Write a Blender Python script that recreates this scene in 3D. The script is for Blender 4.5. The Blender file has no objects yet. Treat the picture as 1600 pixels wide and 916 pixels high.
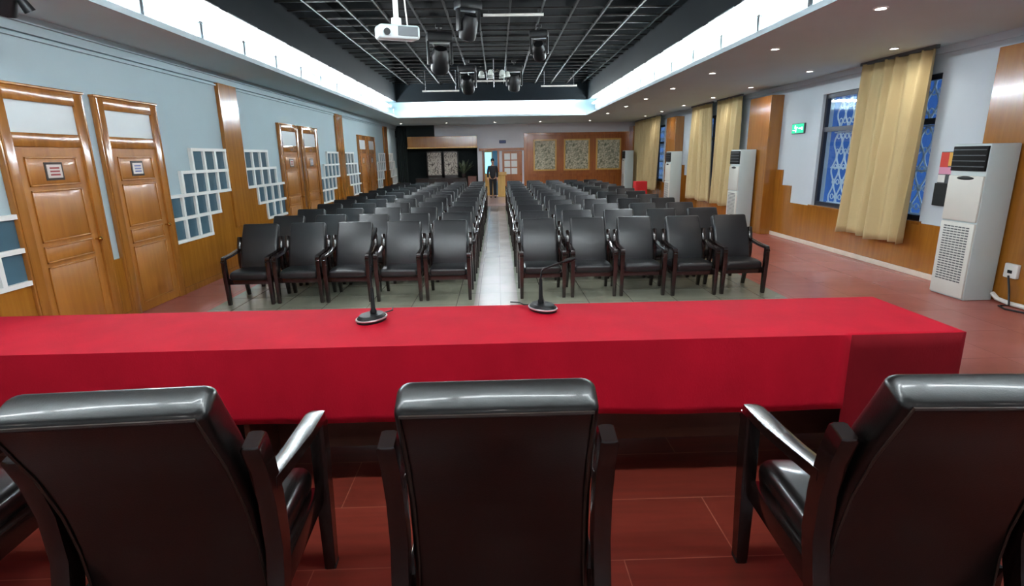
import bpy, bmesh, math, random
from mathutils import Vector, Matrix
random.seed(7)
S = bpy.context.scene
COL = S.collection
PI = math.pi

# ------------------------------------------------------------------ camera, world, exposure
F_PX, PITCH, YAW, ROLL = 855.28, .24582, .02176, -.01725
CAM_Z = 1.95
def make_camera():
    f = Vector((math.sin(YAW)*math.cos(PITCH), math.cos(YAW)*math.cos(PITCH), -math.sin(PITCH)))
    rt = Vector((math.cos(YAW), -math.sin(YAW), 0)); up = rt.cross(f)
    c, s = math.cos(ROLL), math.sin(ROLL)
    r2 = rt*c + up*s; u2 = -rt*s + up*c
    cd = bpy.data.cameras.new('camera'); cam = bpy.data.objects.new('camera', cd); COL.objects.link(cam)
    cd.sensor_fit = 'HORIZONTAL'; cd.sensor_width = 36; cd.lens = 36*F_PX/1600
    cd.clip_start = .05; cd.clip_end = 200
    m = Matrix((r2, u2, -f)).transposed().to_4x4(); m.translation = Vector((0, 0, CAM_Z))
    cam.matrix_world = m
    S.camera = cam
make_camera()
w = bpy.data.worlds.new('daylight'); S.world = w; w.use_nodes = True
w.node_tree.nodes['Background'].inputs[0].default_value = (.62, .80, 1, 1)
w.node_tree.nodes['Background'].inputs[1].default_value = .45
S.view_settings.view_transform = 'Standard'; S.view_settings.look = 'None'
S.view_settings.gamma = 1; S.view_settings.use_curve_mapping = False
S.view_settings.exposure = 1.9
TUBE_POWER = 75.0
DOWNLIGHT_POWER = 12.0
HALL_SPOT_W = 12.0
STAGE_TUBE_POWER = 26.0
REAR_FILL_W = 4.0

# ------------------------------------------------------------------ materials
def _new(name):
    m = bpy.data.materials.new(name); m.use_nodes = True
    return m, m.node_tree.nodes, m.node_tree.links, m.node_tree.nodes['Principled BSDF']
def lin(c):
    return tuple(((v/255+.055)/1.055)**2.4 if v > 10 else v/255/12.92 for v in c) + (1,)
def setp(b, rough, metal=0, spec=.5, coat=0):
    b.inputs['Roughness'].default_value = rough; b.inputs['Metallic'].default_value = metal
    b.inputs['Specular IOR Level'].default_value = spec; b.inputs['Coat Weight'].default_value = coat
    b.inputs['Coat Roughness'].default_value = .08
def mat(name, c, rough=.5, metal=0, spec=.5, coat=0, var=.12, scale=6, bump=0, stretch=(1, 1, 1), bscale=None):
    m, n, l, b = _new(name); setp(b, rough, metal, spec, coat)
    tc = n.new('ShaderNodeTexCoord'); mp = n.new('ShaderNodeMapping'); mp.inputs['Scale'].default_value = stretch
    l.new(tc.outputs['Object'], mp.inputs[0])
    nz = n.new('ShaderNodeTexNoise'); nz.inputs['Scale'].default_value = scale; nz.inputs['Detail'].default_value = 4
    l.new(mp.outputs[0], nz.inputs[0])
    cr = n.new('ShaderNodeMix'); cr.data_type = 'RGBA'
    c = lin(c)
    cr.inputs[6].default_value = tuple(v*(1-var) for v in c[:3])+(1,); cr.inputs[7].default_value = tuple(min(1, v*(1+var)) for v in c[:3])+(1,)
    l.new(nz.outputs[0], cr.inputs[0]); l.new(cr.outputs[2], b.inputs[0])
    if bump:
        n2 = n.new('ShaderNodeTexNoise'); n2.inputs['Scale'].default_value = bscale or scale*8; n2.inputs['Detail'].default_value = 3
        l.new(mp.outputs[0], n2.inputs[0])
        bp = n.new('ShaderNodeBump'); bp.inputs['Strength'].default_value = bump; bp.inputs['Distance'].default_value = .01
        l.new(n2.outputs[0], bp.inputs['Height']); l.new(bp.outputs[0], b.inputs['Normal'])
    return m
def emit(name, c, s):
    m, n, l, b = _new(name)
    b.inputs['Base Color'].default_value = tuple(c)+(1,)
    b.inputs['Emission Color'].default_value = tuple(c)+(1,); b.inputs['Emission Strength'].default_value = s
    return m
def wood(name, c1, c2, rough=.2, axis='Z', coat=.4, scale=1.0):
    m, n, l, b = _new(name); setp(b, rough, 0, .5, coat)
    tc = n.new('ShaderNodeTexCoord'); mp = n.new('ShaderNodeMapping')
    st = {'X': (.6, 9, 9), 'Y': (9, .6, 9), 'Z': (9, 9, .6)}[axis]
    mp.inputs['Scale'].default_value = tuple(v*scale for v in st); l.new(tc.outputs['Object'], mp.inputs[0])
    nz = n.new('ShaderNodeTexNoise'); nz.inputs['Scale'].default_value = 1.6; nz.inputs['Detail'].default_value = 6; nz.inputs['Distortion'].default_value = .6
    l.new(mp.outputs[0], nz.inputs[0])
    rp = n.new('ShaderNodeValToRGB'); rp.color_ramp.elements[0].position = .3; rp.color_ramp.elements[1].position = .7
    rp.color_ramp.elements[0].color = lin(c1); rp.color_ramp.elements[1].color = lin(c2)
    l.new(nz.outputs[0], rp.inputs[0]); l.new(rp.outputs[0], b.inputs[0])
    return m
def brick_tex(n, l, vec, c1, c2, cm, w_, h_, mortar, offset=.5):
    bt = n.new('ShaderNodeTexBrick'); l.new(vec, bt.inputs[0])
    bt.inputs['Color1'].default_value = lin(c1); bt.inputs['Color2'].default_value = lin(c2); bt.inputs['Mortar'].default_value = lin(cm)
    bt.inputs['Scale'].default_value = 1; bt.inputs['Brick Width'].default_value = w_; bt.inputs['Row Height'].default_value = h_
    bt.inputs['Mortar Size'].default_value = mortar; bt.offset = offset
    return bt
def floor_material():
    m, n, l, b = _new('hall_floor_tile'); setp(b, .27, 0, .38, 0)
    tc = n.new('ShaderNodeTexCoord'); sp = n.new('ShaderNodeSeparateXYZ'); l.new(tc.outputs['Object'], sp.inputs[0])
    def cmp(sock, op, v):
        q = n.new('ShaderNodeMath'); q.operation = op; l.new(sock, q.inputs[0]); q.inputs[1].default_value = v; return q.outputs[0]
    def mul(a, c):
        q = n.new('ShaderNodeMath'); q.operation = 'MULTIPLY'; l.new(a, q.inputs[0]); l.new(c, q.inputs[1]); return q.outputs[0]
    mask = mul(mul(cmp(sp.outputs[0], 'GREATER_THAN', -3.92), cmp(sp.outputs[0], 'LESS_THAN', 3.92)), cmp(sp.outputs[1], 'GREATER_THAN', 7.0))
    aisle = mul(cmp(sp.outputs[0], 'GREATER_THAN', -.36), cmp(sp.outputs[0], 'LESS_THAN', .24))
    red = brick_tex(n, l, tc.outputs['Object'], (178, 100, 90), (186, 108, 98), (146, 80, 72), .8, .8, .004, 0)
    grey = brick_tex(n, l, tc.outputs['Object'], (138, 138, 120), (148, 148, 130), (100, 98, 86), .6, .6, .006, 0)
    ais = brick_tex(n, l, tc.outputs['Object'], (158, 146, 138), (166, 154, 146), (120, 108, 100), .3, .6, .004, 0)  # beige aisle tile, lightened: reflected light is put into its colour
    nz = n.new('ShaderNodeTexNoise'); nz.inputs['Scale'].default_value = 3; nz.inputs['Detail'].default_value = 5; l.new(tc.outputs['Object'], nz.inputs[0])
    a = n.new('ShaderNodeMix'); a.data_type = 'RGBA'; l.new(aisle, a.inputs[0]); l.new(grey.outputs[0], a.inputs[6]); l.new(ais.outputs[0], a.inputs[7])
    x = n.new('ShaderNodeMix'); x.data_type = 'RGBA'; l.new(mask, x.inputs[0]); l.new(red.outputs[0], x.inputs[6]); l.new(a.outputs[2], x.inputs[7])
    y = n.new('ShaderNodeMix'); y.data_type = 'RGBA'; y.blend_type = 'MULTIPLY'; y.inputs[0].default_value = .35
    l.new(x.outputs[2], y.inputs[6]); l.new(nz.outputs[0], y.inputs[7]); l.new(y.outputs[2], b.inputs[0])
    r = n.new('ShaderNodeMapRange'); l.new(nz.outputs[0], r.inputs[0]); r.inputs[3].default_value = .16; r.inputs[4].default_value = .34
    return m
def stage_material():
    m, n, l, b = _new('stage_floor_board'); setp(b, .3, 0, .5, .1)
    tc = n.new('ShaderNodeTexCoord'); mp = n.new('ShaderNodeMapping'); mp.inputs['Location'].default_value = (.31, .12, 0); l.new(tc.outputs['Object'], mp.inputs[0])
    bt = brick_tex(n, l, mp.outputs[0], (122, 46, 35), (138, 55, 42), (176, 110, 90), 1.25, .4, .0025, .37)
    m2 = n.new('ShaderNodeMapping'); m2.inputs['Scale'].default_value = (1.2, 14, 1); l.new(tc.outputs['Object'], m2.inputs[0])
    nz = n.new('ShaderNodeTexNoise'); nz.inputs['Scale'].default_value = 2; nz.inputs['Detail'].default_value = 6; l.new(m2.outputs[0], nz.inputs[0])
    y = n.new('ShaderNodeMix'); y.data_type = 'RGBA'; y.blend_type = 'MULTIPLY'; y.inputs[0].default_value = .6
    l.new(bt.outputs[0], y.inputs[6]); l.new(nz.outputs[0], y.inputs[7]); l.new(y.outputs[2], b.inputs[0])
    return m
def velvet(name, c):
    m = mat(name, c, .85, 0, .2, 0, .22, 5, .12, (1, 1, .5), 160)
    b = m.node_tree.nodes['Principled BSDF']; b.inputs['Sheen Weight'].default_value = .1; b.inputs['Sheen Roughness'].default_value = .4
    b.inputs['Sheen Tint'].default_value = lin((230, 60, 80))
    return m
def glass_mat(name, tint=(1, 1, 1), refl=.12):
    m = bpy.data.materials.new(name); m.use_nodes = True; n = m.node_tree.nodes; l = m.node_tree.links; n.clear()
    o = n.new('ShaderNodeOutputMaterial'); t = n.new('ShaderNodeBsdfTransparent'); t.inputs[0].default_value = tuple(tint)+(1,)
    g = n.new('ShaderNodeBsdfGlossy'); g.inputs['Roughness'].default_value = .03; x = n.new('ShaderNodeMixShader'); x.inputs[0].default_value = refl
    l.new(t.outputs[0], x.inputs[1]); l.new(g.outputs[0], x.inputs[2]); l.new(x.outputs[0], o.inputs[0]); return m
def carved_mat():
    m, n, l, b = _new('carved_stone_relief'); setp(b, .6)
    tc = n.new('ShaderNodeTexCoord'); v = n.new('ShaderNodeTexVoronoi'); v.inputs['Scale'].default_value = 9; l.new(tc.outputs['Object'], v.inputs[0])
    nz = n.new('ShaderNodeTexNoise'); nz.inputs['Scale'].default_value = 14; nz.inputs['Detail'].default_value = 6; l.new(tc.outputs['Object'], nz.inputs[0])
    rp = n.new('ShaderNodeValToRGB'); e = rp.color_ramp.elements
    e[0].position = .33; e[0].color = lin((96, 104, 84)); e[1].position = .68; e[1].color = lin((214, 208, 184))
    l.new(nz.outputs[0], rp.inputs[0]); l.new(rp.outputs[0], b.inputs[0])
    bp = n.new('ShaderNodeBump'); bp.inputs['Strength'].default_value = .8; bp.inputs['Distance'].default_value = .03
    l.new(v.outputs['Distance'], bp.inputs['Height']); l.new(bp.outputs[0], b.inputs['Normal'])
    return m
def script_mat():
    m, n, l, b = _new('ink_brushwork_paper'); setp(b, .7)
    tc = n.new('ShaderNodeTexCoord'); mp = n.new('ShaderNodeMapping'); mp.inputs['Scale'].default_value = (9, 9, 5); l.new(tc.outputs['Object'], mp.inputs[0])
    nz = n.new('ShaderNodeTexNoise'); nz.inputs['Scale'].default_value = 2.2; nz.inputs['Detail'].default_value = 3; l.new(mp.outputs[0], nz.inputs[0])
    rp = n.new('ShaderNodeValToRGB'); e = rp.color_ramp.elements
    e[0].position = .40; e[0].color = lin((90, 80, 74)); e[1].position = .52; e[1].color = lin((214, 206, 194))
    l.new(nz.outputs[0], rp.inputs[0]); l.new(rp.outputs[0], b.inputs[0]); return m

M = dict(
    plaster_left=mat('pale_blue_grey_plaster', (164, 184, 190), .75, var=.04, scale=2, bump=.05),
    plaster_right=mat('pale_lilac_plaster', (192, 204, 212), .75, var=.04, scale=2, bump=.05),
    plaster_back=mat('pale_grey_plaster', (218, 220, 226), .75, var=.04, scale=2),
    outside=mat('blue_shade_backdrop', (56, 104, 168), .8),
    soffit=mat('soffit_paint', (192, 216, 220), .8, var=.05, scale=1.5),
    cove=mat('cove_white', (176, 194, 200), .7, var=.02),
    charcoal=mat('charcoal_paint', (10, 18, 23), .6, 0, .15, var=.15, scale=2),
    black_void=mat('black_void_paint', (3, 3, 4), .9, 0, .05, var=.2),
    grid=mat('dark_steel_grid', (20, 17, 16), .6, .0, .15, var=.3, scale=3),
    veneer=wood('honey_veneer', (140, 86, 26), (160, 104, 36), .16),
    veneer_dark=wood('amber_veneer_frame', (136, 84, 32), (160, 104, 44), .18, coat=.3),
    door=wood('door_veneer', (146, 90, 30), (164, 106, 40), .38, coat=.15),
    panelwood=wood('reddish_panel_wood', (140, 74, 26), (168, 98, 38), .3),
    yellow_wood=wood('yellow_wood_trim', (196, 150, 70), (214, 172, 92), .35),
    white=mat('white_paint', (222, 224, 220), .45, var=.03),
    transom=mat('frosted_transom', (196, 206, 208), .35, var=.04),
    lattice_glass=mat('grey_blue_lattice_glass', (70, 98, 112), .12, 0, .6, var=.25, scale=2),
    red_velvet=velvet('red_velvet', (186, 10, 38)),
    red_velvet_shaded=velvet('red_velvet_painted_shade', (118, 6, 20)),  # same velvet darkened: the flap's shade is put into its colour
    leather=mat('black_leather', (24, 24, 26), .38, 0, .5, 0, .2, 5, .06, bscale=220),
    leather_brown=mat('brown_black_leather', (12, 10, 9), .33, 0, .5, .3, .2, 5, .06, bscale=220),
    piping=mat('leather_piping', (52, 40, 34), .35),
    chairwood=wood('espresso_wood', (18, 10, 9), (28, 16, 13), .22, coat=.4),
    rubber=mat('black_rubber', (12, 12, 12), .7),
    blackplastic=mat('black_plastic', (14, 15, 17), .45, 0, .3),
    greyplastic=mat('grey_plastic', (70, 76, 80), .4),
    chrome=mat('brushed_metal', (190, 190, 195), .25, 1),
    silverrim=mat('silver_rim', (205, 195, 195), .3, .7),
    brass=mat('brass', (200, 160, 80), .25, 1),
    ac=mat('ac_ivory', (206, 208, 200), .4, var=.03),
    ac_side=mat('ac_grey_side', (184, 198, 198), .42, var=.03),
    acdark=mat('ac_louvre_black', (8, 8, 9), .6, 0, .2),
    curtain=mat('beige_curtain', (192, 174, 130), .85, 0, .2, 0, .1, 4, .05, (1, 1, .2), 90),
    winframe=mat('dark_window_frame', (32, 36, 48), .35, .3),
    grille=mat('white_window_grille', (225, 235, 240), .5),
    glass=glass_mat('window_glass', (.92, .97, 1), .1),
    green=emit('exit_green', (.0, .35, .16), .6), exit_white=emit('exit_white', (.75, 1, .9), 1.0),
    tube=emit('fluorescent_tube_glow', (.92, .97, 1), TUBE_POWER),
    stage_tube=emit('stage_tube_glow', (.92, .97, 1), STAGE_TUBE_POWER),
    lamp=emit('downlight_glow', (1, .93, .88), DOWNLIGHT_POWER),
    sign_plate=mat('sign_plate', (206, 196, 190), .4), sign_red=mat('sign_red', (150, 60, 60), .5), sign_blue=mat('sign_blue', (92, 100, 150), .5),
    navy=mat('navy_sign', (36, 52, 96), .5),
    poster_red=mat('poster_red', (196, 60, 50), .6), poster_yellow=mat('poster_yellow', (206, 160, 70), .6), poster_pink=mat('poster_pink', (214, 150, 180), .6),
    red=mat('plain_red_cloth', (190, 22, 30), .7), darkcloth=mat('dark_cloth', (24, 25, 30), .8), darkgreen=mat('dark_green_curtain', (26, 36, 36), .85, stretch=(8, 1, .3)),
    skin=mat('skin', (190, 140, 115), .55), hair=mat('black_hair', (14, 12, 12), .5),
    leaf=mat('plant_leaf', (70, 84, 62), .5, var=.3), pot=mat('dark_pot', (40, 32, 30), .5),
    darkwood=wood('dark_cabinet_wood', (30, 20, 18), (44, 28, 24), .3), brownpanel=wood('modesty_brown', (86, 44, 32), (104, 56, 40), .35, 'X'),
    relief=carved_mat(), script=script_mat(), floor=floor_material(), stage=stage_material(),
    platform=mat('pale_platform_floor', (176, 150, 146), .2, var=.1, scale=2),
    chandelier=mat('milky_shade_glass', (190, 196, 190), .3),
    bluepane=emit('bright_blue_pane', (.12, .55, .9), 1.1),
    cable=mat('cable_black', (16, 16, 16), .5), hose=mat('white_hose', (214, 210, 204), .5),
    baseboard=mat('cream_skirting', (214, 200, 184), .4),
)

# ------------------------------------------------------------------ mesh builder
class MB:
    def __init__(s): s.bm = bmesh.new()
    def box(s, x0, x1, y0, y1, z0, z1, bev=0, seg=2):
        r = bmesh.ops.create_cube(s.bm, size=1); vs = r['verts']
        bmesh.ops.scale(s.bm, vec=(x1-x0, y1-y0, z1-z0), verts=vs)
        bmesh.ops.translate(s.bm, vec=((x0+x1)/2, (y0+y1)/2, (z0+z1)/2), verts=vs)
        if bev:
            es = list({e for v in vs for e in v.link_edges})
            bmesh.ops.bevel(s.bm, geom=es, offset=bev, segments=seg, profile=.5, affect='EDGES')
        return s
    def loft(s, rings, cap=True, closed=True):
        R = [[s.bm.verts.new(p) for p in r] for r in rings]
        n = len(R[0])
        for a, b in zip(R, R[1:]):
            for i in range(n if closed else n-1):
                j = (i+1) % n
                s.bm.faces.new((a[i], a[j], b[j], b[i]))
        if cap and closed:
            s.bm.faces.new(R[0][::-1]); s.bm.faces.new(R[-1])
        return s
    def tube(s, pts, r, n=8, closed=False):
        pts = [Vector(p) for p in pts]; rings = []
        rad = r if isinstance(r, (list, tuple)) else [r]*len(pts)
        prev = None
        for i, p in enumerate(pts):
            if closed: t = pts[(i+1) % len(pts)]-pts[i-1]
            else: t = pts[min(i+1, len(pts)-1)]-pts[max(i-1, 0)]
            t.normalize()
            if prev is None:
                u = t.cross(Vector((0, 0, 1)) if abs(t.z) < .9 else Vector((1, 0, 0))).normalized()
            else:
                u = (prev - t*prev.dot(t)).normalized()
            prev = u; v = t.cross(u)
            rings.append([p+(u*math.cos(2*PI*k/n)+v*math.sin(2*PI*k/n))*rad[i] for k in range(n)])
        if closed: rings.append(rings[0]); return s.loft(rings, cap=False)
        return s.loft(rings)
    def lathe(s, prof, n=20, c=(0, 0, 0)):
        rings = [[(c[0]+r*math.cos(2*PI*k/n), c[1]+r*math.sin(2*PI*k/n), c[2]+z) for k in range(n)] for r, z in prof]
        return s.loft(rings)
    def ball(s, c, r, sc=(1, 1, 1), u=14, v=9):
        q = bmesh.ops.create_uvsphere(s.bm, u_segments=u, v_segments=v, radius=r); vs = q['verts']
        bmesh.ops.scale(s.bm, vec=sc, verts=vs); bmesh.ops.translate(s.bm, vec=c, verts=vs); return s
    def pad(s, prof, hw, th, rad, er=.03, hw_end=None):
        """A cushion swept along prof [(y,z)...]: rounded cross-section, rounded ends; th may be a list."""
        P = [Vector((0, y, z)) for y, z in prof]
        L = [0]
        for a, b in zip(P, P[1:]): L.append(L[-1]+(b-a).length)
        T = L[-1]
        def at(d):
            d = min(max(d, 0), T)
            for i in range(len(L)-1):
                if d <= L[i+1] or i == len(L)-2:
                    f = (d-L[i])/(L[i+1]-L[i]); return P[i].lerp(P[i+1], f)
        ds = [(er*(1-math.cos(a)), math.sin(a)) for a in (.25, .6, .95, 1.3)]
        st = [(d, q) for d, q in ds]
        k = 12
        st += [(er+(T-2*er)*i/k, 1) for i in range(k+1)]
        st += [(T-d, q) for d, q in reversed(ds)]
        rings = []
        for d, q in st:
            p = at(d); t = (at(d+.03)-at(d-.03)).normalized(); nrm = Vector((0, -t.z, t.y))
            h = hw if hw_end is None else hw+(hw_end-hw)*d/T
            h2 = h-er*(1-q); t2 = th/2-min(er, th/2*.95)*(1-q)
            r_ = min(rad, t2*.95)
            ring = []
            for cx, cn, a0 in ((1, 1, 0), (-1, 1, PI/2), (-1, -1, PI), (1, -1, 3*PI/2)):
                for j in range(5):
                    a = a0+PI/2*j/4
                    x = cx*(h2-r_)+r_*math.cos(a); y = cn*(t2-r_)+r_*math.sin(a)
                    ring.append(p+Vector((x, 0, 0))+nrm*y)
            rings.append(ring)
        return s.loft(rings)
    def xform(s, m): bmesh.ops.transform(s.bm, matrix=m, verts=s.bm.verts); return s
    def done(s, name, m, parent=None, smooth=False, kind=None, label=None):
        bmesh.ops.recalc_face_normals(s.bm, faces=s.bm.faces)
        me = bpy.data.meshes.new(name); s.bm.to_mesh(me); s.bm.free()
        me.materials.append(M[m] if isinstance(m, str) else m)
        if smooth:
            me.polygons.foreach_set('use_smooth', [True]*len(me.polygons)); me.set_sharp_from_angle(angle=math.radians(38))
        o = bpy.data.objects.new(name, me); COL.objects.link(o)
        if parent: o.parent = parent
        if kind: o['kind'] = kind
        if label: o['label'] = label
        return o
def empty(name, loc=(0, 0, 0), rz=0):
    o = bpy.data.objects.new(name, None); COL.objects.link(o); o.location = loc; o.rotation_euler = (0, 0, rz)
    o.empty_display_size = .1; return o
def tag(o, label, cat, group=None):
    o['label'] = label; o['category'] = cat
    if group: o['group'] = group
    return o
KIDS = {}
def copy_tree(o, parent=None):
    c = o.copy(); COL.objects.link(c)
    if parent: c.parent = parent
    for ch in KIDS.get(o.name, [x for x in bpy.data.objects if x.parent == o]):
        copy_tree(ch, c)
    return c
ORD = ['first', 'second', 'third', 'fourth', 'fifth', 'sixth', 'seventh', 'eighth', 'ninth', 'tenth', 'eleventh', 'twelfth', 'thirteenth', 'fourteenth', 'fifteenth']
def B(x0, x1, y0, y1, z0, z1, bev=0): return MB().box(x0, x1, y0, y1, z0, z1, bev)
def struct(name, mb, m, smooth=False): return mb.done(name, m, None, smooth, 'structure')

# ------------------------------------------------------------------ room shell
XL, XR, YB, YF = -4.8, 6.6, 27.0, -2.0
ZS = 3.4                      # soffit
WX0, WX1, WY0, WY1 = -3.72, 3.42, 3.2, 21.6     # light well opening
ZW, ZG = 3.98, 4.53           # top of lit band, steel grid
struct('floor', B(XL, XR, YF, YB+1.5, -.2, 0), 'floor')
struct('stage_floor', B(XL, XR, YF, 3.3, 0.001, .35), 'stage')
struct('platform_floor', B(XL, XR, 22.2, YB+1.5, .001, .09), 'platform')
struct('wall_left', B(XL-.2, XL, YF, YB+1.5, 0, 5.4), 'plaster_left')
struct('wall_front', B(XL, XR, YF-.2, YF, 0, 5.4), 'plaster_back')
WIN = [(8.45, 11.5), (15.35, 18.4), (22.25, 25.3)]
wr = MB()
wr.box(XR, XR+.25, YF, YB+1.5, 0, .84); wr.box(XR, XR+.25, YF, YB+1.5, 3.04, 5.4)
ys = [YF]+[v for p in WIN for v in p]+[YB+1.5]
for a, b in zip(ys[::2], ys[1::2]): wr.box(XR, XR+.25, a, b, .84, 3.04)
struct('wall_right', wr, 'plaster_right')
struct('backdrop_outside', B(9.6, 9.8, -2, 40, -1, 5.5), 'outside')  # added backdrop; blue shade behind the windows is put into its colour
# back wall with the dark alcove and the doorway
wb = MB()
wb.box(-.95, -.66, YB, YB+.2, .09, ZS); wb.box(-.66, .0, YB, YB+.2, 2.2, ZS); wb.box(0, XR, YB, YB+.2, .09, ZS)
wb.box(-2.95, -.95, YB, YB+.2, 2.88, ZS)
struct('wall_back', wb, 'plaster_back')
al = MB(); al.box(XL, -.95, YB+1.3, YB+1.5, .09, ZS); al.box(-.98, -.95, YB+.2, YB+1.3, .09, ZS); al.box(XL, -2.95, YB, YB+.2, 2.88, ZS)
struct('wall_alcove', al, 'darkgreen')
struct('wall_passage', B(-.95, XR, YB+1.3, YB+1.5, .09, ZS), 'plaster_back')
# soffits
so = MB()
so.box(XL, WX0, YF, YB+1.5, ZS, ZS+.06); so.box(WX1, XR, YF, YB+1.5, ZS, ZS+.06)
so.box(WX0, WX1, WY1, YB+1.5, ZS, ZS+.06); so.box(WX0, WX1, YF, WY0, ZS, ZS+.06)
struct('ceiling', so, 'soffit')
# white cove recess behind the tubes
D = .34
cv = MB()
cv.box(WX0-D-.03, WX0-D, WY0-D, WY1+D, ZS+.06, ZW); cv.box(WX1+D, WX1+D+.03, WY0-D, WY1+D, ZS+.06, ZW)
cv.box(WX0-D, WX1+D, WY1+D, WY1+D+.03, ZS+.06, ZW); cv.box(WX0-D, WX1+D, WY0-D-.03, WY0-D, ZS+.06, ZW)
cv.box(WX0-D, WX0-.04, WY0-D, WY1+D, ZW, ZW+.02); cv.box(WX1+.04, WX1+D, WY0-D, WY1+D, ZW, ZW+.02)
cv.box(WX0-.04, WX1+.04, WY1+.04, WY1+D, ZW, ZW+.02); cv.box(WX0-.04, WX1+.04, WY0-D, WY0-.04, ZW, ZW+.02)
for a in (WX0-.012, WX1-.008): cv.box(a, a+.02, WY0, WY1, ZS-.005, ZS+.065)
cv.box(WX0, WX1, WY1-.008, WY1+.012, ZS-.005, ZS+.065)
struct('trim_1', cv, 'cove')
# dark bulkhead of the light well and the black void above the grid
bk = MB()
bk.box(WX0-.04, WX0, WY0, WY1, ZW-.03, 5.3); bk.box(WX1, WX1+.04, WY0, WY1, ZW-.03, 5.3)
bk.box(WX0, WX1, WY1, WY1+.04, ZW-.03, 5.3); bk.box(WX0, WX1, WY0-.04, WY0, ZW-.03, 5.3)
struct('wall_bulkhead', bk, 'charcoal')
struct('ceiling_void', B(XL, XR, YF, YB+1.5, 5.3, 5.4), 'black_void')
gr = MB()
k = 0
x = WX0+.5
while x < WX1-.1:
    gr.box(x-.018, x+.018, WY0, WY1, ZG, ZG+.045); x += .585
y = WY0+.5
while y < WY1-.1:
    gr.box(WX0, WX1, y-.012, y+.012, ZG+.008, ZG+.036); y += .6
struct('ceiling_grid', gr, 'grid')
# crown moulding along the door wall
cm = MB(); cm.box(XL, XL+.05, YF, YB, 3.24, 3.4); cm.box(XL, XL+.09, YF, YB, 3.33, 3.4, ); cm.box(XL, XL+.035, YF, YB, 3.19, 3.215)
struct('trim_2', cm, 'plaster_left')
cm = MB(); cm.box(XR-.03, XR, YF, YB, 3.3, 3.4); struct('trim_3', cm, 'plaster_right')

# ------------------------------------------------------------------ door wall: wainscot, doors, lattice windows, pilasters
PER = 7.0
doors = []
for kk in range(-1, 3):
    for off in (5.54, 6.94):
        y0 = off+kk*PER
        if y0 > 2.0: doors.append((y0, y0+1.22))
wa = MB(); y = YF
for a, b in doors+[(YB, YB)]:
    if a > y: wa.box(XL, XL+.03, y, a, 0, .78)
    y = b
struct('trim_4', wa, 'veneer')
bb = MB(); y = YF
for a, b in doors+[(YB, YB)]:
    if a > y: bb.box(XL+.03, XL+.045, y, a, 0, .09)
    y = b
struct('baseboard_left', bb, 'veneer_dark')
def make_door(idx, y0, y1):
    d = empty('door_%d' % idx, (XL, y0, 0)); d['kind'] = 'structure'
    W = y1-y0; j = .15
    f = MB()
    f.box(0, .06, 0, j, 0, 2.72, .008); f.box(0, .06, W-j, W, 0, 2.72, .008); f.box(.002, .058, j-.01, W-j+.01, 2.57, 2.72, .008)
    f.box(.002, .05, j-.01, W-j+.01, 2.12, 2.26, .008); f.box(0, .072, -.012, W+.012, 2.705, 2.735, .006)
    f.box(.06, .068, .02, .04, 0, 2.70); f.box(.06, .068, W-.04, W-.02, 0, 2.70)
    f.done('door_frame', 'veneer_dark', d, True)
    lf = MB(); lf.box(.005, .03, j, W-j, .01, 2.12)
    a, b = j+.13, W-j-.13
    for z0, z1 in ((.14, .86), (.94, 1.08), (1.16, 1.66), (1.74, 2.0)):
        lf.box(.03, .036, a, b, z0, z1, .004)
        lf.box(.03, .044, a-.02, a, z0-.02, z1+.02, .004); lf.box(.03, .044, b, b+.02, z0-.02, z1+.02, .004)
        lf.box(.03, .044, a-.02, b+.02, z0-.02, z0, .004); lf.box(.03, .044, a-.02, b+.02, z1, z1+.02, .004)
    lf.done('door_leaf', 'door', d, True)
    B(.012, .03, j, W-j, 2.26, 2.57).done('transom_pane', 'transom', d)
    c = W/2
    sg = B(.036, .046, c-.1, c+.1, 1.80, 1.94, .003).done('door_sign', 'sign_plate', d)
    B(.035, .041, c-.125, c+.125, 1.775, 1.965, .002).done('sign_frame', 'darkwood', d)
    t = MB()
    for z in (1.905, 1.87, 1.835): t.box(.046, .048, c-.065, c+.065, z-.010, z+.008)
    t.done('sign_text', 'sign_red' if idx % 2 else 'sign_blue', sg)
    kb = MB(); kb.tube([(.03, W-j-.05, 1.08), (.075, W-j-.05, 1.08)], .012); kb.ball((.085, W-j-.05, 1.08), .026)
    kb.done('door_knob', 'brass', d, True)
for i, (a, b) in enumerate(doors): make_door(i+1, a, b)
PW = .36
ROWS_A = [(1.79, 1.08, 0), (1.45, 1.44, 0), (1.11, 1.44, .44), (.78, 1.08, .80)]   # z0, width, gap to the pilaster
RH = .335
def lattice(idx, yp, sgn):
    """Stepped white lattice window; yp is the pilaster edge it climbs to, sgn -1 before it, +1 after it."""
    wd = empty('window_%d' % idx, (XL, yp, 0)); wd['kind'] = 'structure'
    f = MB(); g = MB()
    for z0, wdt, gap in ROWS_A:
        n = round(wdt/PW)
        a = gap
        ys2 = sorted((sgn*a, sgn*(a+wdt)))
        g.box(.008, .016, ys2[0]+.01, ys2[1]-.01, z0+.01, z0+RH)
        for i in range(n+1):
            y = sgn*(a+i*PW); f.box(.001, .052, y-.026, y+.026, z0, z0+RH)
    lev = [(2.125, [0]), (1.787, [0, 1]), (1.447, [1, 2]), (1.112, [2, 3]), (.78, [3])]
    for z, rs in lev:
        a = min(ROWS_A[q][2] for q in rs); b = max(ROWS_A[q][2]+ROWS_A[q][1] for q in rs)
        e0, e1 = sorted((sgn*a, sgn*b)); f.box(.001, .056, e0-.027, e1+.027, z-.024, z+.024)
    f.done('lattice_frame', 'white', wd); g.done('panes', 'lattice_glass', wd)
nwin = 4; ntrim = 5
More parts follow.
